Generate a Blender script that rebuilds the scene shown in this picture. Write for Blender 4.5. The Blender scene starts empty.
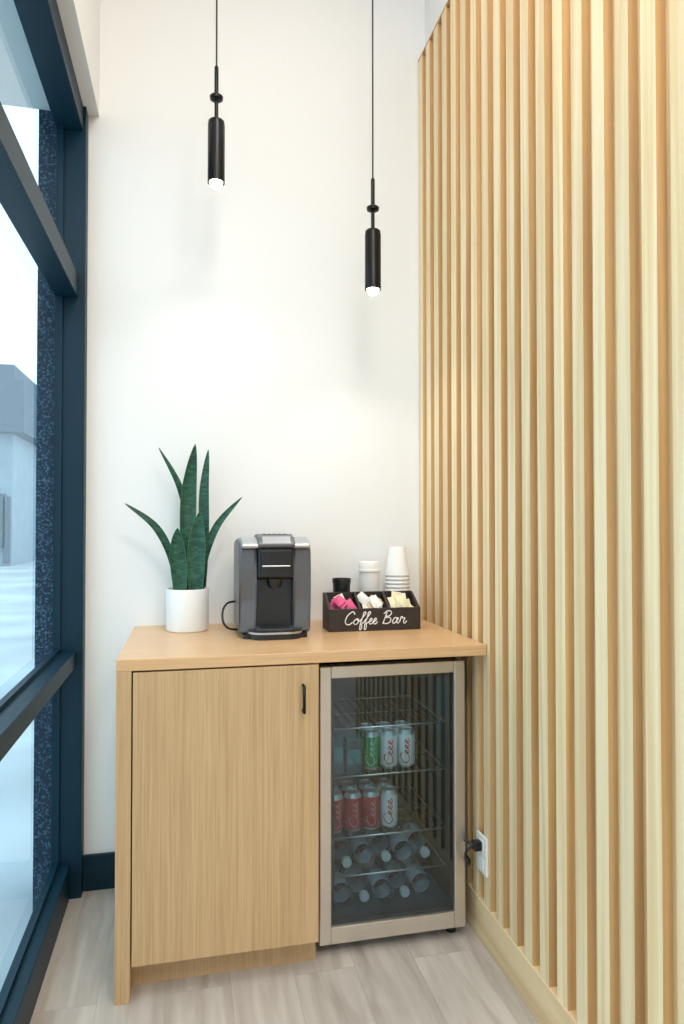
import bpy, bmesh, math, random
from mathutils import Vector, Matrix
random.seed(4)
S=bpy.context.scene
S.view_settings.view_transform='Standard'
S.view_settings.look='None'
S.view_settings.exposure=0.0

# ---------------------------------------------------------------- materials
def new_mat(name):
    m=bpy.data.materials.new(name); m.use_nodes=True
    nt=m.node_tree; b=nt.nodes['Principled BSDF']
    return m,nt,b
def N(nt,t,**kw):
    n=nt.nodes.new(t)
    for k,v in kw.items(): setattr(n,k,v)
    return n
def rgba(c): return (c[0],c[1],c[2],1)
def mat(name,col,rough=.5,metal=0,bump=0,bscale=200,var=0.0,emit=None,estr=0,spec=None):
    m,nt,b=new_mat(name)
    b.inputs['Base Color'].default_value=rgba(col)
    b.inputs['Roughness'].default_value=rough
    b.inputs['Metallic'].default_value=metal
    if spec is not None: b.inputs['Specular IOR Level'].default_value=spec
    tc=N(nt,'ShaderNodeTexCoord'); no=N(nt,'ShaderNodeTexNoise')
    no.inputs['Scale'].default_value=bscale
    nt.links.new(tc.outputs['Object'],no.inputs['Vector'])
    if var>0:
        mx=N(nt,'ShaderNodeMix',data_type='RGBA')
        mx.inputs['A'].default_value=rgba([c*(1-var) for c in col])
        mx.inputs['B'].default_value=rgba([min(1,c*(1+var)) for c in col])
        nt.links.new(no.outputs['Fac'],mx.inputs['Factor'])
        nt.links.new(mx.outputs['Result'],b.inputs['Base Color'])
    if bump>0:
        bp=N(nt,'ShaderNodeBump'); bp.inputs['Strength'].default_value=bump; bp.inputs['Distance'].default_value=.002
        nt.links.new(no.outputs['Fac'],bp.inputs['Height']); nt.links.new(bp.outputs['Normal'],b.inputs['Normal'])
    if emit:
        b.inputs['Emission Color'].default_value=rgba(emit); b.inputs['Emission Strength'].default_value=estr
    return m
def wood(name,light,dark,scl=(120,120,3),scl2=(14,14,1.0),rough=.45,island=0.0,mixk=.5,rings=9,dist=.35):
    m,nt,b=new_mat(name); L=nt.links.new
    tc=N(nt,'ShaderNodeTexCoord')
    mp=N(nt,'ShaderNodeMapping'); mp.inputs['Scale'].default_value=scl
    mp2=N(nt,'ShaderNodeMapping'); mp2.inputs['Scale'].default_value=scl2
    geo=N(nt,'ShaderNodeNewGeometry')
    off=N(nt,'ShaderNodeVectorMath',operation='SCALE'); off.inputs[0].default_value=(1,1,1)
    mul=N(nt,'ShaderNodeMath',operation='MULTIPLY'); mul.inputs[1].default_value=37.0
    L(geo.outputs['Random Per Island'],mul.inputs[0]); L(mul.outputs[0],off.inputs['Scale'])
    add=N(nt,'ShaderNodeVectorMath',operation='ADD')
    L(tc.outputs['Object'],add.inputs[0]); L(off.outputs[0],add.inputs[1])
    src=add.outputs[0] if island>0 else tc.outputs['Object']
    L(src,mp.inputs['Vector']); L(src,mp2.inputs['Vector'])
    n1=N(nt,'ShaderNodeTexNoise'); n1.inputs['Scale'].default_value=1; n1.inputs['Detail'].default_value=3
    n2=N(nt,'ShaderNodeTexNoise'); n2.inputs['Scale'].default_value=1; n2.inputs['Detail'].default_value=1; n2.inputs['Distortion'].default_value=dist
    L(mp.outputs[0],n1.inputs['Vector']); L(mp2.outputs[0],n2.inputs['Vector'])
    w=N(nt,'ShaderNodeMath',operation='MULTIPLY'); w.inputs[1].default_value=rings
    L(n2.outputs['Fac'],w.inputs[0])
    fr=N(nt,'ShaderNodeMath',operation='PINGPONG'); fr.inputs[1].default_value=1.0
    L(w.outputs[0],fr.inputs[0])
    mm=N(nt,'ShaderNodeMix',data_type='FLOAT'); mm.inputs['Factor'].default_value=mixk
    L(n1.outputs['Fac'],mm.inputs['A']); L(fr.outputs[0],mm.inputs['B'])
    cr=N(nt,'ShaderNodeValToRGB')
    cr.color_ramp.elements[0].position=.30; cr.color_ramp.elements[0].color=rgba(dark)
    cr.color_ramp.elements[1].position=.68; cr.color_ramp.elements[1].color=rgba(light)
    L(mm.outputs['Result'],cr.inputs['Fac'])
    out=cr.outputs['Color']
    if island>0:
        hs=N(nt,'ShaderNodeHueSaturation')
        mr=N(nt,'ShaderNodeMapRange'); mr.inputs['To Min'].default_value=1-island; mr.inputs['To Max'].default_value=1+island*.5
        L(geo.outputs['Random Per Island'],mr.inputs['Value']); L(mr.outputs[0],hs.inputs['Value'])
        L(out,hs.inputs['Color']); out=hs.outputs['Color']
    L(out,b.inputs['Base Color'])
    b.inputs['Roughness'].default_value=rough
    bp=N(nt,'ShaderNodeBump'); bp.inputs['Strength'].default_value=.1; bp.inputs['Distance'].default_value=.001
    L(n1.outputs['Fac'],bp.inputs['Height']); L(bp.outputs['Normal'],b.inputs['Normal'])
    return m
def thin_glass(name,tint=(1,1,1),k=.5,base=.04):
    m=bpy.data.materials.new(name); m.use_nodes=True; nt=m.node_tree; nt.nodes.clear(); L=nt.links.new
    o=N(nt,'ShaderNodeOutputMaterial'); tr=N(nt,'ShaderNodeBsdfTransparent'); gl=N(nt,'ShaderNodeBsdfGlossy')
    tr.inputs['Color'].default_value=rgba(tint); gl.inputs['Roughness'].default_value=.01
    gl.inputs['Color'].default_value=(.9,.97,1,1)
    lw=N(nt,'ShaderNodeLayerWeight'); lw.inputs['Blend'].default_value=.5
    pw=N(nt,'ShaderNodeMath',operation='POWER'); pw.inputs[1].default_value=4.0
    ml=N(nt,'ShaderNodeMath',operation='MULTIPLY_ADD'); ml.inputs[1].default_value=k; ml.inputs[2].default_value=base
    mx=N(nt,'ShaderNodeMixShader'); L(lw.outputs['Facing'],pw.inputs[0]); L(pw.outputs[0],ml.inputs[0]); L(ml.outputs[0],mx.inputs[0])
    L(tr.outputs[0],mx.inputs[1]); L(gl.outputs[0],mx.inputs[2]); L(mx.outputs[0],o.inputs[0])
    return m

M={}
M['wall']=mat('wall_paint',(.86,.86,.86),.85,bump=.05,bscale=300)
M['ceil']=mat('ceiling_paint',(.86,.86,.85),.9,bump=.03)
M['oak']=wood('oak_veneer',(.61,.405,.215),(.47,.295,.145),scl=(280,280,4.0),scl2=(30,30,.3),mixk=.12,rings=5)
M['oak_top']=wood('oak_counter',(.74,.475,.25),(.63,.375,.185),scl=(4,220,220),scl2=(.6,20,20),rough=.28,mixk=.12,rings=5)
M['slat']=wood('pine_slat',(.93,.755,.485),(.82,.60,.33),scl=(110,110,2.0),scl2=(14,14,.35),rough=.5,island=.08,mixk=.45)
M['slatshade']=wood('pine_slat_shaded',(.73,.46,.21),(.58,.34,.14),scl=(110,110,2.0),scl2=(14,14,.35),rough=.55,island=.14,mixk=.35)  # slat pine darkened to paint in shade on slat sides; top trim shares it
M['slatback']=wood('pine_backing',(.80,.58,.33),(.66,.43,.22),scl=(90,90,2.0),scl2=(9,9,.5),rough=.5,mixk=.4)
M['pinebase']=wood('pine_base',(.85,.645,.385),(.72,.50,.27),scl=(60,2,60),scl2=(8,.6,8),rough=.5,mixk=.4)
M['frame']=mat('teal_aluminium',(.001,.022,.042),.45,0,var=.1,bscale=20,spec=.28)
M['basebd']=mat('teal_baseboard',(.002,.025,.042),.45,spec=.28)
M['glass']=thin_glass('window_glass',(.84,.95,.98),.45,.03)
M['black']=mat('black_metal',(.012,.012,.014),.3,.6)
M['blackp']=mat('black_plastic',(.012,.013,.015),.3)
M['slate']=mat('slate_metal',(.14,.145,.16),.35,.55,var=.08,bscale=60)
M['silver']=mat('silver_trim',(.50,.52,.55),.3,.7)
M['steel']=mat('stainless_steel',(.68,.62,.55),.32,.85,var=.05,bscale=30)
M['chrome']=mat('chrome_wire',(.32,.35,.37),.3,.8)
M['can_end']=mat('can_aluminium',(.65,.68,.7),.3,.8)
M['fint']=mat('fridge_liner',(.04,.075,.09),.6,spec=.2)
M['fblk']=mat('fridge_body',(.02,.022,.025),.45)
M['fglass']=thin_glass('fridge_glass',(.52,.66,.70),.5,.08)
M['ceramic']=mat('white_ceramic',(.84,.84,.83),.3)
M['soil']=mat('potting_soil',(.05,.035,.025),.95,bump=.6,var=.4,bscale=90)
M['paper']=mat('white_paper_cup',(.88,.87,.85),.6)
M['box']=mat('dark_stained_wood',(.030,.022,.020),.5,var=.3,bscale=40,bump=.1)
M['letter']=mat('white_lettering',(.85,.85,.85),.6)
M['plate']=mat('outlet_plastic',(.85,.85,.83),.4)
M['lens']=mat('lamp_lens',(1,1,1),.2,emit=(1,.95,.85),estr=30)
M['clear']=thin_glass('clear_acrylic',(.9,.92,.93),.4)
M['pet']=thin_glass('clear_bottle_plastic',(.80,.87,.90),.8,.12)
M['cap']=mat('bottle_cap',(.50,.56,.60),.4)
M['blabel']=mat('bottle_label',(.40,.50,.60),.5,var=.3,bscale=50)
M['clabel']=mat('carton_label',(.06,.22,.26),.5,var=.4,bscale=50)
M['carton']=mat('dark_carton',(.02,.09,.12),.5,var=.6,bscale=35)

# ---------------------------------------------------------------- geometry helpers
COL=S.collection
def empty(name,loc=(0,0,0)):
    e=bpy.data.objects.new(name,None); e.location=loc; e.empty_display_size=.05; COL.objects.link(e); return e
def link(name,me,m=None,parent=None,smooth=False):
    if m is not None:
        for mm in (m if isinstance(m,list) else [m]): me.materials.append(mm)
    if smooth:
        for p in me.polygons: p.use_smooth=True
    o=bpy.data.objects.new(name,me); COL.objects.link(o)
    if parent is not None:
        o.parent=parent; o.matrix_parent_inverse=Matrix.Translation(parent.location).inverted()
    return o
def bm_box(bm,x0,x1,y0,y1,z0,z1,mi=0,mis=None):
    v=[bm.verts.new(p) for p in [(x0,y0,z0),(x1,y0,z0),(x1,y1,z0),(x0,y1,z0),(x0,y0,z1),(x1,y0,z1),(x1,y1,z1),(x0,y1,z1)]]
    for k,idx in enumerate([(0,3,2,1),(4,5,6,7),(0,1,5,4),(1,2,6,5),(2,3,7,6),(3,0,4,7)]):
        f=bm.faces.new([v[i] for i in idx]); f.material_index=mis[k] if mis else mi
    return v
def finish(bm,name,m,parent,bevel=0,seg=2,smooth=False):
    if bevel>0:
        bmesh.ops.bevel(bm,geom=list(bm.edges),offset=bevel,segments=seg,affect='EDGES',profile=.5)
    bmesh.ops.recalc_face_normals(bm,faces=bm.faces)
    me=bpy.data.meshes.new(name); bm.to_mesh(me); bm.free()
    return link(name,me,m,parent,smooth)
def box(name,x0,x1,y0,y1,z0,z1,m,parent=None,bevel=0,seg=2,smooth=False):
    bm=bmesh.new(); bm_box(bm,min(x0,x1),max(x0,x1),min(y0,y1),max(y0,y1),z0,z1)
    return finish(bm,name,m,parent,bevel,seg,smooth)
def sheet(name,corners,m,parent=None):
    bm=bmesh.new(); bm.faces.new([bm.verts.new(c) for c in corners])
    me=bpy.data.meshes.new(name); bm.to_mesh(me); bm.free()
    return link(name,me,m,parent)
def extrude_x(name,pts,x0,x1,m,parent=None,bevel=0,seg=3):
    bm=bmesh.new()
    a=[bm.verts.new((x0,y,z)) for y,z in pts]; b=[bm.verts.new((x1,y,z)) for y,z in pts]
    bm.faces.new(a); bm.faces.new(list(reversed(b)))
    n=len(pts)
    for i in range(n): bm.faces.new([a[i],b[i],b[(i+1)%n],a[(i+1)%n]])
    return finish(bm,name,m,parent,bevel,seg)
def extrude_z(name,pts,z0,z1,m,parent=None,bevel=0,seg=3):
    bm=bmesh.new()
    a=[bm.verts.new((x,y,z0)) for x,y in pts]; b=[bm.verts.new((x,y,z1)) for x,y in pts]
    bm.faces.new(list(reversed(a))); bm.faces.new(b)
    n=len(pts)
    for i in range(n): bm.faces.new([a[i],a[(i+1)%n],b[(i+1)%n],b[i]])
    return finish(bm,name,m,parent,bevel,seg)
def lathe(name,prof,c,m,parent=None,seg=40,mats=None,rot=None,matfn=None):
    bm=bmesh.new(); rings=[]
    for r,z in prof:
        if r<1e-6: rings.append([bm.verts.new((0,0,z))])
        else: rings.append([bm.verts.new((r*math.cos(2*math.pi*i/seg),r*math.sin(2*math.pi*i/seg),z)) for i in range(seg)])
    for k in range(len(rings)-1):
        A,B=rings[k],rings[k+1]
        for i in range(seg):
            j=(i+1)%seg
            if len(A)==1 and len(B)==1: continue
            if len(A)==1: f=bm.faces.new([A[0],B[j],B[i]])
            elif len(B)==1: f=bm.faces.new([A[i],A[j],B[0]])
            else: f=bm.faces.new([A[i],A[j],B[j],B[i]])
            if mats: f.material_index=mats[k]
            if matfn: f.material_index=matfn(k,i)
            f.smooth=True
    bmesh.ops.recalc_face_normals(bm,faces=bm.faces)
    if rot is not None: bm.transform(rot)
    bm.transform(Matrix.Translation(c))
    me=bpy.data.meshes.new(name); bm.to_mesh(me); bm.free()
    try: me.set_sharp_from_angle(angle=math.radians(35))
    except Exception: pass
    return link(name,me,m,parent)
def tube(name,pts,r,m,parent=None,cyclic=False,poly=False,res=3):
    cu=bpy.data.curves.new(name,'CURVE'); cu.dimensions='3D'; cu.bevel_depth=r; cu.bevel_resolution=res
    cu.resolution_u=8; cu.use_fill_caps=True
    strokes=pts if isinstance(pts[0][0],(tuple,list,Vector)) else [pts]
    for st in strokes:
        if poly:
            sp=cu.splines.new('POLY'); sp.points.add(len(st)-1)
            for p,q in zip(sp.points,st): p.co=(q[0],q[1],q[2],1)
        else:
            sp=cu.splines.new('BEZIER'); sp.bezier_points.add(len(st)-1)
            for p,q in zip(sp.bezier_points,st):
                p.co=q; p.handle_left_type=p.handle_right_type='AUTO'
        sp.use_cyclic_u=cyclic
    tmp=bpy.data.objects.new(name+'_c',cu); COL.objects.link(tmp)
    dg=bpy.context.evaluated_depsgraph_get()
    me=bpy.data.meshes.new_from_object(tmp.evaluated_get(dg))
    bpy.data.objects.remove(tmp); bpy.data.curves.remove(cu)
    me.name=name; me.materials.clear()
    return link(name,me,m,parent,smooth=True)

# ---------------------------------------------------------------- camera
cam=bpy.data.cameras.new('camera'); co=bpy.data.objects.new('camera',cam); COL.objects.link(co)
cam.sensor_fit='VERTICAL'; cam.sensor_height=36; cam.sensor_width=24; cam.lens=24; cam.clip_start=.02
co.location=(0,0,1.3); co.rotation_euler=(math.radians(91.0),0,math.radians(-12.6))
S.camera=co

# ---------------------------------------------------------------- room shell
YB=2.59; XR=.894; XW=.923; CH=3.75
GX=-.445; XO=-.465   # glass plane / outer face of the window wall
def floor_mat():
    m,nt,b=new_mat('vinyl_plank'); L=nt.links.new
    tc=N(nt,'ShaderNodeTexCoord'); mp=N(nt,'ShaderNodeMapping'); mp.inputs['Rotation'].default_value=(0,0,math.radians(90))
    mp.inputs['Location'].default_value=(.3,.06,0)
    L(tc.outputs['Object'],mp.inputs['Vector'])
    br=N(nt,'ShaderNodeTexBrick'); br.inputs['Scale'].default_value=1; br.inputs['Brick Width'].default_value=1.22; br.inputs['Row Height'].default_value=.18
    br.inputs['Mortar Size'].default_value=.0007; br.inputs['Color1'].default_value=(.0,.0,.0,1); br.inputs['Color2'].default_value=(1,1,1,1)
    br.inputs['Mortar'].default_value=(.5,.5,.5,1); br.offset=.37
    L(mp.outputs[0],br.inputs['Vector'])
    mp2=N(nt,'ShaderNodeMapping'); mp2.inputs['Scale'].default_value=(24,2.6,1); L(tc.outputs['Object'],mp2.inputs['Vector'])
    ad=N(nt,'ShaderNodeVectorMath',operation='ADD'); L(mp2.outputs[0],ad.inputs[0])
    sc=N(nt,'ShaderNodeVectorMath',operation='SCALE'); sc.inputs['Scale'].default_value=9; L(br.outputs['Color'],sc.inputs[0]); L(sc.outputs[0],ad.inputs[1])
    no=N(nt,'ShaderNodeTexNoise'); no.inputs['Scale'].default_value=1; no.inputs['Detail'].default_value=5; no.inputs['Distortion'].default_value=.6
    L(ad.outputs[0],no.inputs['Vector'])
    cr=N(nt,'ShaderNodeValToRGB'); e=cr.color_ramp.elements
    e[0].position=.28; e[0].color=(.40,.34,.30,1); e[1].position=.68; e[1].color=(.60,.545,.495,1)
    L(no.outputs['Fac'],cr.inputs['Fac'])
    hs=N(nt,'ShaderNodeHueSaturation'); mr=N(nt,'ShaderNodeMapRange'); mr.inputs['To Min'].default_value=.94; mr.inputs['To Max'].default_value=1.04
    L(br.outputs['Color'],mr.inputs['Value']); L(mr.outputs[0],hs.inputs['Value']); L(cr.outputs[0],hs.inputs['Color'])
    mx=N(nt,'ShaderNodeMix',data_type='RGBA'); mx.inputs['B'].default_value=(.36,.32,.29,1)
    L(br.outputs['Fac'],mx.inputs['Factor']); L(hs.outputs[0],mx.inputs['A']); L(mx.outputs['Result'],b.inputs['Base Color'])
    b.inputs['Roughness'].default_value=.42
    return m
box('floor',XO,4.0,-3,YB,-.1,0,floor_mat())
box('wall_back',XO,1.2,YB,YB+.12,0,CH,M['wall'])
box('wall_right',XW,1.2,.3,YB,0,CH,M['wall'])
box('wall_return',1.2,4.0,.3,.42,0,CH,M['wall'])
box('wall_side',4.0,4.12,-3,.42,0,CH,M['wall'])
box('wall_rear',-.52,4.12,-3.12,-3,0,CH,M['wall'])
box('ceiling',-.75,4.12,-3.12,YB+.12,CH,CH+.1,M['ceil'])
box('wall_left',-.75,-.325,-3,YB,2.78,CH,M['wall'])
box('baseboard_back',-.365,-.195,YB-.014,YB,0,.125,M['basebd'],bevel=.002)
box('baseboard_right',XR-.002,XW,.3,YB,0,.125,M['pinebase'],bevel=.002)

# slatted panel
bm=bmesh.new()
ZT=3.17
bm_box(bm,XW-.006,XW,.3,YB-.001,.125,ZT,1)
bm_box(bm,XR-.001,XW-.006,.3,YB-.001,ZT-.008,ZT,2)
y=YB-.004; P=.086; W=.046
while y>.36:
    bm_box(bm,XR,XW-.006,y-W,y,.125,ZT-.008,0,[0,0,2,0,2,0])  # both sides take the shade-toned pine
    y-=P
finish(bm,'slatted_wall_panel',[M['slat'],M['slatback'],M['slatshade']],None)

# ---------------------------------------------------------------- window
win=empty('window_1',(GX,0,1.4))
ZH=2.78; Y0=-3
FX0,FX1=-.462,-.385
JY=YB-.055
box('jamb_back',FX0,-.362,JY,YB,0,ZH,M['frame'],win,.002)
box('head',FX0,-.372,Y0,JY,ZH-.09,ZH,M['frame'],win,.002)
box('transom',FX0,FX1,Y0,JY,2.096,2.176,M['frame'],win,.002)
box('rail',FX0,FX1,Y0,JY,.800,.855,M['frame'],win,.002)
box('sill',FX0,-.40,Y0,JY,0,.12,M['frame'],win,.002)
for i,yy in enumerate((.95,-1.0,-2.95)):
    box('mullion_%d'%i,FX0,FX1-.003,yy-.05,yy,0.12,ZH-.09,M['frame'],win,.002)
for i,(z0,z1) in enumerate(((.12,.80),(.855,2.096),(2.176,ZH-.09))):
    for j,(a,b) in enumerate(((.95,JY),(-1.0,.90),(-2.95,-1.05))):
        sheet('pane_%d_%d'%(i,j),[(GX,a,z0),(GX,b,z0),(GX,b,z1),(GX,a,z1)],M['glass'],win)
        box('stop_%d_%d'%(i,j),GX-.008,GX+.010,a,b,z0,z0+.012,M['frame'],win)
        box('stop_side_%d_%d'%(i,j),GX-.008,GX+.010,b-.010,b,z0,z1,M['frame'],win)

# ---------------------------------------------------------------- outside
M['snow']=mat('snowy_ground',(.48,.56,.62),.9,var=.5,bscale=.8)
M['facade']=mat('far_facade',(.32,.41,.48),.9,var=.15,bscale=2)
M['facade2']=mat('far_facade_dark',(.11,.17,.23),.9,var=.15,bscale=2)
def extmat():
    m,nt,b=new_mat('frosted_strip'); L=nt.links.new
    tc=N(nt,'ShaderNodeTexCoord'); no=N(nt,'ShaderNodeTexNoise'); no.inputs['Scale'].default_value=150; no.inputs['Detail'].default_value=4
    L(tc.outputs['Object'],no.inputs['Vector']); cr=N(nt,'ShaderNodeValToRGB'); e=cr.color_ramp.elements
    e[0].position=.50; e[0].color=(.014,.026,.055,1); e[1].position=.75; e[1].color=(.13,.24,.33,1)
    L(no.outputs['Fac'],cr.inputs['Fac']); L(cr.outputs[0],b.inputs['Base Color']); b.inputs['Roughness'].default_value=.8
    return m
M['ext']=extmat()
box('ground',-60,XO-.001,-30,90,-.25,-.1,M['snow'])
box('speckled_strip',-.53,XO-.001,YB+.0,YB+.30,-.1,4.2,M['ext'])  # solid stand-in for the frosted, speckled strip by the window frame
b_=empty('distant_building',(-10,45,0))
box('block',-16,-4,44,50,-.1,3.4,M['facade'],b_); box('roof_band',-16.2,-3.8,43.8,50.2,3.4,3.8,M['facade2'],b_)
for k in range(6): box('window_bay_%d'%k,-15.4+k*1.9,-14.2+k*1.9,43.9,44.0,.8,2.4,M['facade2'],b_)
s_=empty('storefront_building',(-9,27,0))
box('block',-12,-5.75,24.5,30,-.1,4.3,M['facade'],s_)
box('parapet_sign',-12,-5.3,24.0,30,4.3,6.0,M['facade2'],s_)
box('parapet_cap',-12,-5.6,24.0,30,6.0,6.5,M['facade2'],s_)
box('shop_window',-11,-5.95,24.4,24.5,.5,2.3,M['facade2'],s_)
box('shop_door',-6.0,-5.8,24.4,24.5,0,2.2,M['facade2'],s_)
for k in range(4): box('mullion_%d'%k,-10.4+k*1.2,-10.3+k*1.2,24.35,24.4,.5,2.3,M['facade'],s_)

# ---------------------------------------------------------------- cabinet / counter
CF=1.954; CT=.929; CL=-.193
cab=empty('coffee_bar_cabinet',(.3,2.27,0))
box('countertop',CL,XR-.003,CF,YB-.001,CT-.032,CT,M['oak_top'],cab,.0015)
box('side_panel_left',CL,CL+.040,CF,YB-.001,0,CT-.032,M['oak'],cab,.001)
box('side_panel_right',.352,.372,CF+.022,YB-.001,.095,CT-.032,M['oak'],cab,.001)
box('side_plinth_right',.352,.372,CF+.075,YB-.001,.0,.095,M['oak'],cab,.001)
box('door',CL+.044,.368,CF+.001,CF+.020,.095,CT-.037,M['oak'],cab,.001)
box('bottom_panel',CL+.040,.352,CF+.022,YB-.02,.095,.113,M['oak'],cab)
box('back_panel',CL+.040,.352,YB-.02,YB-.001,.0,CT-.032,M['oak'],cab)
box('toe_kick',CL+.040,.352,CF+.075,CF+.093,0,.095,M['oak'],cab)
hx=.322
tube('door_pull',[(hx,CF+.003,.835),(hx,CF-.022,.835),(hx,CF-.022,.762),(hx,CF+.003,.762)],.0045,M['black'],cab,poly=True)

# ---------------------------------------------------------------- beverage fridge
fr=empty('beverage_fridge',(.62,2.3,0))
fx0,fx1=.385,.852; fy=2.03; fz0,fz1=.035,.868
box('door_bar_left',fx0,fx0+.036,fy,fy+.04,fz0,fz1,M['steel'],fr,.003)
box('door_bar_right',fx1-.036,fx1,fy,fy+.04,fz0,fz1,M['steel'],fr,.003)
box('door_bar_top',fx0+.036,fx1-.036,fy+.001,fy+.04,fz1-.036,fz1,M['steel'],fr,.002)
box('door_bar_bottom',fx0+.036,fx1-.036,fy+.001,fy+.04,fz0,fz0+.05,M['steel'],fr,.002)
gy=fy+.010
sheet('door_glass',[(fx0+.034,gy,fz0+.048),(fx1-.034,gy,fz0+.048),(fx1-.034,gy,fz1-.034),(fx0+.034,gy,fz1-.034)],M['fglass'],fr)
g=.012
box('bezel_l',fx0+.036,fx0+.036+g,fy+.014,fy+.045,fz0+.05,fz1-.036,M['fblk'],fr)
box('bezel_r',fx1-.036-g,fx1-.036,fy+.014,fy+.045,fz0+.05,fz1-.036,M['fblk'],fr)
box('bezel_t',fx0+.036,fx1-.036,fy+.014,fy+.045,fz1-.036-g,fz1-.036,M['fblk'],fr)
box('bezel_b',fx0+.036,fx1-.036,fy+.014,fy+.045,fz0+.05,fz0+.05+g,M['fblk'],fr)
by0,by1=fy+.045,2.50
box('body_left',fx0+.004,fx0+.03,by0,by1,fz0,fz1-.004,M['fblk'],fr)
box('body_right',fx1-.03,fx1-.004,by0,by1,fz0,fz1-.004,M['fblk'],fr)
box('body_top',fx0+.03,fx1-.03,by0,by1,fz1-.034,fz1-.004,M['fblk'],fr)
box('body_bottom',fx0+.03,fx1-.03,by0,by1,fz0,fz0+.05,M['fblk'],fr)
box('body_back',fx0+.03,fx1-.03,by1-.03,by1,fz0+.05,fz1-.034,M['fblk'],fr)
ix0,ix1=fx0+.03,fx1-.03
box('liner_left',ix0,ix0+.004,by0,by1-.03,fz0+.05,fz1-.034,M['fint'],fr)
box('liner_right',ix1-.004,ix1,by0,by1-.03,fz0+.05,fz1-.034,M['fint'],fr)
box('liner_back',ix0+.004,ix1-.004,by1-.034,by1-.03,fz0+.05,fz1-.034,M['fint'],fr)
box('liner_floor',ix0+.004,ix1-.004,by0,by1-.034,fz0+.05,fz0+.054,M['fint'],fr)
box('liner_top',ix0+.004,ix1-.004,by0,by1-.034,fz1-.038,fz1-.034,M['fint'],fr)
for k,(px,py) in enumerate(((fx0+.04,fy+.08),(fx1-.03,fy+.05),(fx0+.03,2.46),(fx1-.03,2.46))):
    lathe('foot_%d'%k,[(0,0),(.016,0),(.016,.02),(.008,.022),(.008,.036),(0,.036)],(px,py,0),M['blackp'],fr,16)
shelves=[.195,.315,.505,.655]
for k,z in enumerate(shelves):
    st=[]
    sx0,sx1,sy0,sy1=ix0+.008,ix1-.008,by0+.03,by1-.04
    tube('shelf_rim_%d'%k,[(sx0,sy0,z),(sx1,sy0,z),(sx1,sy1,z),(sx0,sy1,z)],.0028,M['can_end'],fr,cyclic=True,poly=True)
    n=14
    for i in range(1,n):
        xx=sx0+(sx1-sx0)*i/n; st.append([(xx,sy0,z+.001),(xx,sy1,z+.001)])
    st.append([(sx0,(sy0+sy1)/2,z-.003),(sx1,(sy0+sy1)/2,z-.003)])
    tube('shelf_wires_%d'%k,st,.0012,M['chrome'],fr,poly=True,res=1)
# cans
def cm_(n,c,l): return (mat('can_'+n,c,.35),mat('can_script_'+n,l,.4))
cbody={'silver':cm_('silver',(.72,.73,.74),(.65,.02,.03)),
 'red':cm_('red',(.45,.012,.02),(.55,.28,.28)),
 'green':cm_('green',(.015,.26,.11),(.35,.6,.45))}
cans=empty('soda_cans',(.62,2.2,.3))
R_=.0285
prof=[(0,.004),(.019,.0),(.023,.002),(R_,.012),(R_,.108),(.0235,.120),(.023,.123),(.022,.123),(.0215,.120),(0,.120)]
ci=0
e0=[(0,.35),(.42,.75),(.3,1.0),(.06,.7),(.1,.15),(.38,0),(.75,.4)]
Cs=[(1.45,1.75),(1.15,2.2),(.55,1.95),(.1,1.1),(.25,.2),(.8,0),(1.35,.4)]
def can(x,y,z,m,front=True):
    global ci
    a,b=cbody[m]; ang=random.uniform(-.2,.3)
    def mf(k,i): return 0 if k==3 else 1
    lathe('can_%d'%ci,prof,(x,y,z),[a,M['can_end']],cans,24,matfn=mf)
    if front:
        sts=[Cs]+[[(1.4+k*.75+p[0],p[1]) for p in e0] for k in range(3)]
        out=[]
        for st in sts:
            o=[]
            for u,v in st:
                zz=.018+u*.0225; th=-math.pi/2-.25+ang+(1.0-v)*.45
                o.append((x+(R_-.0006)*math.cos(th),y+(R_-.0006)*math.sin(th),z+zz))
            out.append(o)
        tube('can_script_%d'%ci,out,.0018,b,cans,res=1)
    ci+=1
z=shelves[2]+.0035
for x,m in ((.577,'green'),(.636,'silver'),(.696,'silver')):
    can(x,by0+.075,z,m); can(x+.003,by0+.14,z,m,False)
ct=empty('drink_cartons',(.49,by0+.10,z))
box('carton_a',.432,.482,by0+.050,by0+.16,z,z+.118,M['carton'],ct,.002)
box('carton_b',.488,.540,by0+.045,by0+.155,z,z+.108,M['carton'],ct,.002)
box('carton_label_a',.438,.476,by0+.0492,by0+.050,z+.035,z+.085,M['clabel'],ct)
box('carton_label_b',.494,.534,by0+.0442,by0+.045,z+.030,z+.075,M['clabel'],ct)
z=shelves[1]+.0035
for x,m in ((.456,'red'),(.516,'red'),(.576,'red'),(.637,'silver')):
    can(x,by0+.075,z,m); can(x+.003,by0+.14,z,m,False)
# water bottles lying down
wb=empty('water_bottles',(.62,2.2,.2))
bp_=[(0,.0),(.024,.0),(.030,.006),(.031,.02),(.0295,.03),(.031,.04),(.031,.11),(.0295,.12),(.031,.13),(.026,.155),(.014,.175),(.013,.182),(.0155,.183),(.0155,.198),(.014,.200),(0,.200)]
def bottle(i,x,y,z,flip=False):
    def mf(k,j): return 2 if k==5 else (1 if k>=11 else 0)
    rot=Matrix.Translation((0,.2,.031))@Matrix.Rotation(math.radians(90),4,'X')@Matrix.Rotation(random.uniform(0,6),4,'Z')
    if flip: rot=Matrix.Translation((0,0,.031))@Matrix.Rotation(math.radians(-90),4,'X')
    lathe('bottle_%d'%i,bp_,(x,y,z),[M['pet'],M['cap'],M['blabel']],wb,24,matfn=mf,rot=rot)
for i in range(5): bottle(i,.490+i*.066,by0+.045+random.uniform(-.006,.01),shelves[0]+.0035,i%2==1)
for i in range(5): bottle(5+i,.478+i*.067,by0+.030+random.uniform(-.006,.01),fz0+.0545,i%2==0)
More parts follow.
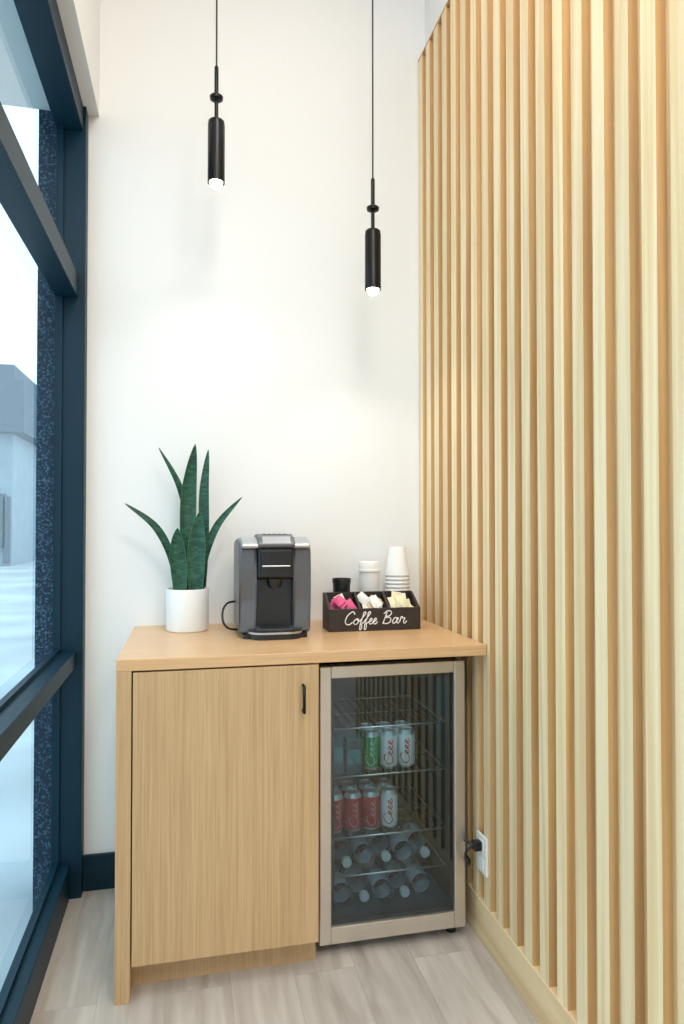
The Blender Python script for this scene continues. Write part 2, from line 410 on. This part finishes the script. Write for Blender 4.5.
fl=bpy.data.lights.new('fridge_led','AREA'); fl.shape='RECTANGLE'; fl.size=.3; fl.size_y=.03; fl.energy=.30; fl.color=(.80,.95,1)
flo=bpy.data.objects.new('fridge_led',fl); COL.objects.link(flo); flo.location=(.62,by0+.02,fz1-.05); flo.parent=fr; flo.matrix_parent_inverse=Matrix.Translation(fr.location).inverted()

# ---------------------------------------------------------------- outlet + plug + cord
ol=empty('wall_outlet',(XR,1.985,.30))
ox=XR-.002
box('plate',ox-.006,ox+.0015,1.952,2.022,.222,.337,M['plate'],ol,.002)
for k,zz in enumerate((.252,.307)): box('socket_%d'%k,ox-.008,ox-.005,1.970,2.003,zz-.016,zz+.016,M['plate'],ol,.002)
pc=empty('fridge_power_cord',(XR-.03,1.98,.30))
box('plug',ox-.034,ox-.0085,1.973,2.001,.292,.320,M['blackp'],pc,.004)
tube('cord',[(ox-.033,1.987,.306),(ox-.042,2.00,.312),(ox-.035,2.06,.29),(ox-.022,2.12,.24),(ox-.014,2.2,.18),(ox-.012,2.4,.15),(ox-.02,2.53,.14)],.005,M['blackp'],pc)
tube('cord_loop',[(ox-.033,1.99,.304),(ox-.050,1.995,.290),(ox-.052,2.0,.262),(ox-.040,2.005,.240),(ox-.020,2.05,.235),(ox-.014,2.15,.21)],.004,M['blackp'],pc)

# ---------------------------------------------------------------- pendants
def pendant(x,y,B,en):
    p=empty('pendant_lamp',(x,y,B))
    lathe('canopy',[(0,0),(.055,0),(.06,.005),(.06,.025),(0,.025)],(x,y,CH-.025),M['black'],p)
    tube('cable',[(x,y,B+.38),(x,y,CH-.02)],.0028,M['black'],p,poly=True)
    lathe('upper_stem',[(0,.29),(.007,.29),(.007,.385),(.003,.392),(0,.392)],(x,y,B),M['black'],p,16)
    lathe('disc',[(0,.272),(.010,.272),(.021,.278),(.022,.287),(.012,.295),(0,.297)],(x,y,B),M['black'],p,32)
    lathe('lower_stem',[(0,.20),(.0065,.20),(.0065,.28),(0,.28)],(x,y,B),M['black'],p,16)
    lathe('housing',[(.012,.012),(.024,.0),(.028,.0),(.028,.192),(.0265,.197),(.0265,.203),(.022,.208),(0,.210)],(x,y,B),M['black'],p)
    lathe('lens',[(0,-.018),(.013,-.016),(.019,-.006),(.020,.006),(.016,.02),(0,.02)],(x,y,B),M['lens'],p,24)
    l=bpy.data.lights.new('pendant_spot','SPOT'); l.energy=en; l.spot_size=math.radians(115); l.spot_blend=1; l.shadow_soft_size=.02; l.color=(1,.92,.82)
    o=bpy.data.objects.new('pendant_spot',l); COL.objects.link(o); o.location=(x,y,B-.03); o.parent=p; o.matrix_parent_inverse=Matrix.Translation(p.location).inverted()
pendant(.082,2.27,2.425,6)
pendant(.617,2.27,2.11,6)

# ---------------------------------------------------------------- potted snake plant
px,py=-.005,2.455
pl=empty('potted_snake_plant',(px,py,CT))
lathe('pot',[(0,0),(.068,0),(.0715,.003),(.073,.01),(.073,.143),(.0715,.146),(.068,.146),(.0665,.143),(.0665,.125),(0,.125)],(px,py,CT),M['ceramic'],pl,64)
lathe('soil',[(.0665,.118),(.05,.130),(.02,.133),(0,.134)],(px,py,CT),M['soil'],pl,32)
def leafmat():
    m,nt,b=new_mat('snake_leaf'); L=nt.links.new
    tc=N(nt,'ShaderNodeTexCoord'); mp=N(nt,'ShaderNodeMapping'); mp.inputs['Scale'].default_value=(25,25,90)
    L(tc.outputs['Object'],mp.inputs['Vector']); no=N(nt,'ShaderNodeTexNoise'); no.inputs['Scale'].default_value=1; no.inputs['Detail'].default_value=3; no.inputs['Distortion'].default_value=1.5
    L(mp.outputs[0],no.inputs['Vector']); cr=N(nt,'ShaderNodeValToRGB'); e=cr.color_ramp.elements
    e[0].position=.38; e[0].color=(.003,.040,.026,1); e[1].position=.68; e[1].color=(.025,.13,.07,1)
    L(no.outputs['Fac'],cr.inputs['Fac']); L(cr.outputs[0],b.inputs['Base Color']); b.inputs['Roughness'].default_value=.38
    return m
M['leaf']=leafmat(); M['leafedge']=mat('leaf_edge',(.10,.22,.09),.5)
def leaf(i,pix,yo,w,fold=.3,twist=0):
    pts=[Vector((px+(u-187)*.0035,py+yo+dy,1.3-(v-524)*.0035)) for u,v,dy in pix]
    def cm(t):
        n=len(pts)-1; k=min(int(t*n),n-1); f=t*n-k
        p0=pts[max(k-1,0)];p1=pts[k];p2=pts[k+1];p3=pts[min(k+2,n)]
        return .5*((2*p1)+(p2-p0)*f+(2*p0-5*p1+4*p2-p3)*f*f+(3*p1-p0-3*p2+p3)*f**3)
    bm=bmesh.new(); rows=[]; ns=26
    for s in range(ns+1):
        t=s/ns; c=cm(t); d=(cm(min(1,t+.02))-cm(max(0,t-.02))).normalized()
        a=twist*t
        side=Vector((math.cos(a),math.sin(a),0)); side=(side-d*side.dot(d)).normalized(); nrm=d.cross(side).normalized()
        prof=(.62+.38*math.sin(min(1,t/.55)*math.pi/2)) * (1-max(0,(t-.55)/.45)**1.9)
        ww=w*.5*prof+.0006
        row=[]
        for q in (-1,-.95,-.5,0,.5,.95,1):
            row.append(bm.verts.new(c+side*ww*q+nrm*(fold*ww*(1-q*q))))
        for q in (.95,.5,0,-.5,-.95):
            row.append(bm.verts.new(c+side*ww*q+nrm*(fold*ww*(1-q*q)) + nrm*(.0035*(1-q*q)+.0006)))
        rows.append(row)
    n=len(rows[0])
    for a,b in zip(rows[:-1],rows[1:]):
        for j in range(n):
            f=bm.faces.new([a[j],a[(j+1)%n],b[(j+1)%n],b[j]]); f.smooth=True
            f.material_index=1 if j in (0,5,6,11) else 0
    bm.faces.new(rows[-1]); bm.faces.new(list(reversed(rows[0])))
    finish(bm,'leaf_%d'%i,[M['leaf'],M['leafedge']],pl)
leaf(0,[(188,596,0),(187,540,0),(188,490,.01),(194,443,.0)],.012,.056,.25,.2)
leaf(1,[(201,596,0),(203,545,0),(203,490,0),(207,448,0)],.03,.036,.3,-.4)
leaf(2,[(183,596,0),(190,545,0),(180,490,.0),(158,447,0)],.035,.026,.3,.5)
leaf(3,[(176,596,0),(172,560,0),(156,527,-.01),(127,504,-.02)],-.005,.026,.3,.3)
leaf(4,[(198,596,0),(203,560,0),(216,525,-.01),(240,497,-.02)],-.01,.026,.3,-.3)
leaf(5,[(180,596,0),(179,575,0),(177,550,0),(177,528,-.005)],-.032,.056,.25,.1)
leaf(6,[(195,596,0),(195,570,0),(196,540,0),(199,511,0)],-.028,.060,.25,-.15)

# ---------------------------------------------------------------- coffee maker
cx,cy=.275,2.18
km=empty('coffee_maker',(cx,cy+.16,CT)); z0=CT
prof_side=[(.055,.014),(.31,.014),(.315,.03),(.315,.285),(.295,.313),(.16,.320),(.075,.312),(.048,.290),(.05,.22),(.062,.12)]
P_=[(cy+a,z0+b) for a,b in prof_side]
extrude_x('shell_left',P_,cx-.118,cx-.060,M['slate'],km,.009,3)
extrude_x('shell_right',P_,cx+.060,cx+.118,M['slate'],km,.009,3)
extrude_x('core',[(cy+.085,z0+.012),(cy+.312,z0+.012),(cy+.312,z0+.29),(cy+.29,z0+.310),(cy+.085,z0+.310)],cx-.0605,cx+.0605,M['blackp'],km,.002,1)
extrude_x('brew_head',[(cy+.03,z0+.195),(cy+.09,z0+.185),(cy+.12,z0+.185),(cy+.12,z0+.305),(cy+.05,z0+.305),(cy+.020,z0+.292)],cx-.058,cx+.058,M['blackp'],km,.010,3)
extrude_x('brew_head_band',[(cy+.020,z0+.232),(cy+.05,z0+.232),(cy+.05,z0+.237),(cy+.020,z0+.237)],cx-.046,cx+.046,M['silver'],km,.002,2)
lathe('nozzle',[(0,0),(.018,0),(.024,.012),(.026,.03),(0,.03)],(cx,cy+.065,z0+.162),M['blackp'],km,24)
extrude_x('lid',[(cy+.024,z0+.292),(cy+.05,z0+.290),(cy+.26,z0+.312),(cy+.25,z0+.322),(cy+.10,z0+.328),(cy+.045,z0+.318),(cy+.020,z0+.304)],cx-.112,cx+.112,M['silver'],km,.006,3)
extrude_x('console',[(cy+.012,z0+.296),(cy+.03,z0+.292),(cy+.17,z0+.318),(cy+.16,z0+.334),(cy+.08,z0+.338),(cy+.030,z0+.327),(cy+.010,z0+.308)],cx-.060,cx+.060,M['slate'],km,.005,3)
extrude_x('display',[(cy+.0105,z0+.309),(cy+.013,z0+.306),(cy+.036,z0+.322),(cy+.034,z0+.331)],cx-.046,cx+.046,M['silver'],km,.001,1)
for k in range(5):
    lathe('button_%d'%k,[(0,0),(.006,0),(.006,.003),(0,.004)],(cx-.034+.017*k,cy+.078,z0+.335),M['blackp'],km,16)
def rr(x0,x1,y0,y1,r,n=8,front=None):
    pts=[]
    rf=front or r
    for (ccx,ccy,a0,rad) in ((x1-rf,y0+rf,-90,rf),(x1-r,y1-r,0,r),(x0+r,y1-r,90,r),(x0+rf,y0+rf,180,rf)):
        for i in range(n+1):
            a=math.radians(a0+90*i/n); pts.append((ccx+rad*math.cos(a),ccy+rad*math.sin(a)))
    return pts
extrude_z('base',rr(cx-.106,cx+.106,cy+.03,cy+.312,.02),z0,z0+.014,M['blackp'],km)
extrude_z('drip_tray',rr(cx-.088,cx+.088,cy,cy+.10,.005,10,.05),z0,z0+.030,M['blackp'],km,.002,2)
extrude_z('drip_rim',rr(cx-.090,cx+.090,cy-.002,cy+.10,.005,10,.052),z0+.018,z0+.024,M['silver'],km)
extrude_z('drip_plate',rr(cx-.072,cx+.072,cy+.012,cy+.088,.004,10,.04),z0+.0301,z0+.033,M['slate'],km,.001,1)
for k in range(6):
    box('tray_slot_%d'%k,cx-.05,cx+.05,cy+.025+k*.010,cy+.029+k*.010,z0+.0331,z0+.0336,M['blackp'],km)
extrude_z('reservoir',rr(cx-.100,cx-.04,cy+.316,cy+.36,.01),z0+.02,z0+.30,M['clear'],km)
tube('power_cord',[(cx-.08,cy+.30,z0+.10),(.155,2.42,z0+.100),(.125,2.40,z0+.092),(.112,2.39,z0+.055),(.125,2.38,z0+.018),(.16,2.39,z0+.006),(.20,2.44,z0+.006),(.24,2.53,z0+.006)],.0038,M['blackp'],km)

# ---------------------------------------------------------------- coffee bar caddy
bx0,bx1=.468,.797; b0,b1=2.295,2.415
cd=empty('coffee_bar_organizer_box',((bx0+bx1)/2,b0,CT))
t=.008
box('front',bx0,bx1,b0,b0+t,CT,CT+.078,M['box'],cd,.001)
box('back',bx0,bx1,b1-t,b1,CT,CT+.125,M['box'],cd,.001)
box('bottom',bx0+t,bx1-t,b0+t,b1-t,CT,CT+.008,M['box'],cd)
side=[(b0+t,CT),(b1-t,CT),(b1-t,CT+.125),(b1-t-.02,CT+.125),(b0+t,CT+.078)]
for k,x in enumerate((bx0,bx0+.108,bx1-.108-t,bx1-t)):
    extrude_x('side_%d'%k,side,x,x+t,M['box'],cd)
def sc(pts,x0): return [(x0+p[0],p[1]) for p in pts]
f_=[(-.05,.45),(.55,1.5),(.72,2.1),(.5,2.15),(.38,1.4),(.25,-.6),(.38,-.95),(.55,-.4),(.45,.05),(.85,.4)]
e_=e0
strokes=[Cs,
 [(2.0,1),(1.62,.7),(1.6,.2),(1.95,0),(2.3,.35),(2.25,.85),(2.0,1),(2.1,.75),(2.55,.6)],
 sc(f_,2.55),sc(f_,3.35),sc(e_,4.2),sc(e_,4.95),
 [(7.0,2.05),(6.85,1.0),(6.7,0)],
 [(6.5,1.75),(7.1,2.25),(7.75,2.0),(7.6,1.4),(7.0,1.15),(7.7,1.05),(7.95,.5),(7.5,.02),(6.6,.1)],
 [(9.1,.85),(8.7,1),(8.35,.5),(8.5,.02),(8.95,.3),(9.15,.95),(9.1,.25),(9.3,.02),(9.6,.4)],
 [(9.6,.4),(9.85,1.15),(9.95,.9),(10.35,.9),(10.25,.3),(10.45,0),(10.85,.35)]]
W_=10.9; sx=.225/W_; szz=.0195; tx0=(bx0+bx1)/2-.215/2
st3=[[(tx0+(p[0]+.22*(p[1]-1))*sx,b0-.0008,CT+.024+p[1]*szz) for p in st] for st in strokes]
tube('lettering',st3,.0019,M['letter'],cd,res=2)
M['p_pink']=mat('packet_pink',(.75,.10,.25),.5,var=.3,bscale=60)
M['p_white']=mat('packet_white',(.85,.83,.8),.5,var=.05,bscale=60)
M['p_tan']=mat('packet_tan',(.75,.55,.33),.5,var=.2,bscale=60)
M['p_yel']=mat('packet_cream',(.85,.76,.5),.5,var=.2,bscale=60)
# the sweetener packets are the contents of the box: parts of it
def packet(i,x,y,z,m):
    bm=bmesh.new(); n=8; w,h=.034,.048
    for s_ in (1,-1):
        G=[[bm.verts.new(((a/n-.5)*w,(b/n-.5)*h,s_*.004*math.sin(math.pi*a/n)*math.sin(math.pi*b/n)+s_*.0003)) for b in range(n+1)] for a in range(n+1)]
        for a in range(n):
            for b in range(n): bm.faces.new([G[a][b],G[a+1][b],G[a+1][b+1],G[a][b+1]]).smooth=True
    bm.transform(Matrix.Translation((x,y,z))@Matrix.Rotation(random.uniform(-.6,.6),4,'Y')@Matrix.Rotation(random.uniform(.5,1.2),4,'X')@Matrix.Rotation(random.uniform(-.5,.5),4,'Z'))
    finish(bm,'packet_%d'%i,m,cd)
k=0
for c0,ms in ((bx0+.058,('p_pink','p_white','p_pink')),(bx0+.164,('p_white','p_tan','p_white')),(bx1-.058,('p_yel','p_white','p_yel'))):
    for r in range(15):
        packet(k,c0+random.uniform(-.026,.026),b0+.058+random.uniform(-.022,.02),CT+.045+.0042*r,M[ms[r%3]]); k+=1
def cupstack(name,x,y,n,r0,r1,h,step,m):
    prof=[]; zb=0
    for i in range(n):
        prof+= [(r0+.003,zb),(r0+.004,zb+.004),(r0+.002,zb+.008),(r0-(r0-r1)*step/h,zb+step)]
        zb+=step
    zb-=step
    prof=prof[:-1]
    prof+=[(r1+.002,zb+h-.004),(r1,zb+h),(r1-.003,zb+h),(r1-.004,zb+h-.006),(0,zb+h-.006)]
    lathe(name,[(0,0)]+prof,(x,y,CT),m,None,40)
cupstack('paper_cup_stack',.775,2.50,13,.044,.029,.11,.0145,M['paper'])
lathe('creamer_tub',[(0,0),(.034,0),(.036,.004),(.038,.17),(.0385,.19),(.043,.192),(.043,.200),(.040,.202),(.039,.226),(.037,.229),(0,.229)],(.665,2.50,CT),M['paper'],None,40)
lathe('small_black_cup',[(0,0),(.024,0),(.028,.004),(.033,.15),(.035,.152),(.035,.168),(.032,.168),(.030,.152),(0,.02)],(.555,2.49,CT),M['blackp'],None,32)

# ---------------------------------------------------------------- lighting
w=bpy.data.worlds.new('overcast_sky'); S.world=w; w.use_nodes=True; nt=w.node_tree
bg=nt.nodes['Background']; bg.inputs['Strength'].default_value=1.9; bg.inputs['Color'].default_value=(.74,.91,1.0,1)
def fill_light(x,y,sx,sy,e,col=(1,.95,.88)):  # unseen overhead fill lamp with a housing, added to brighten the room
    p=empty('added_fill_light',(x,y,CH))
    box('housing',x-sx/2-.02,x+sx/2+.02,y-sy/2-.02,y+sy/2+.02,CH-.03,CH,M['plate'],p)
    l=bpy.data.lights.new('fill_panel','AREA'); l.shape='RECTANGLE'; l.size=sx; l.size_y=sy; l.energy=e; l.color=col
    o=bpy.data.objects.new('fill_panel',l); COL.objects.link(o); o.location=(x,y,CH-.035); o.parent=p; o.matrix_parent_inverse=Matrix.Translation(p.location).inverted()
fill_light(.35,.9,.6,1.2,24)
fill_light(1.2,-1.5,.6,1.2,47)
fill_light(.2,-.9,.6,1.2,43)
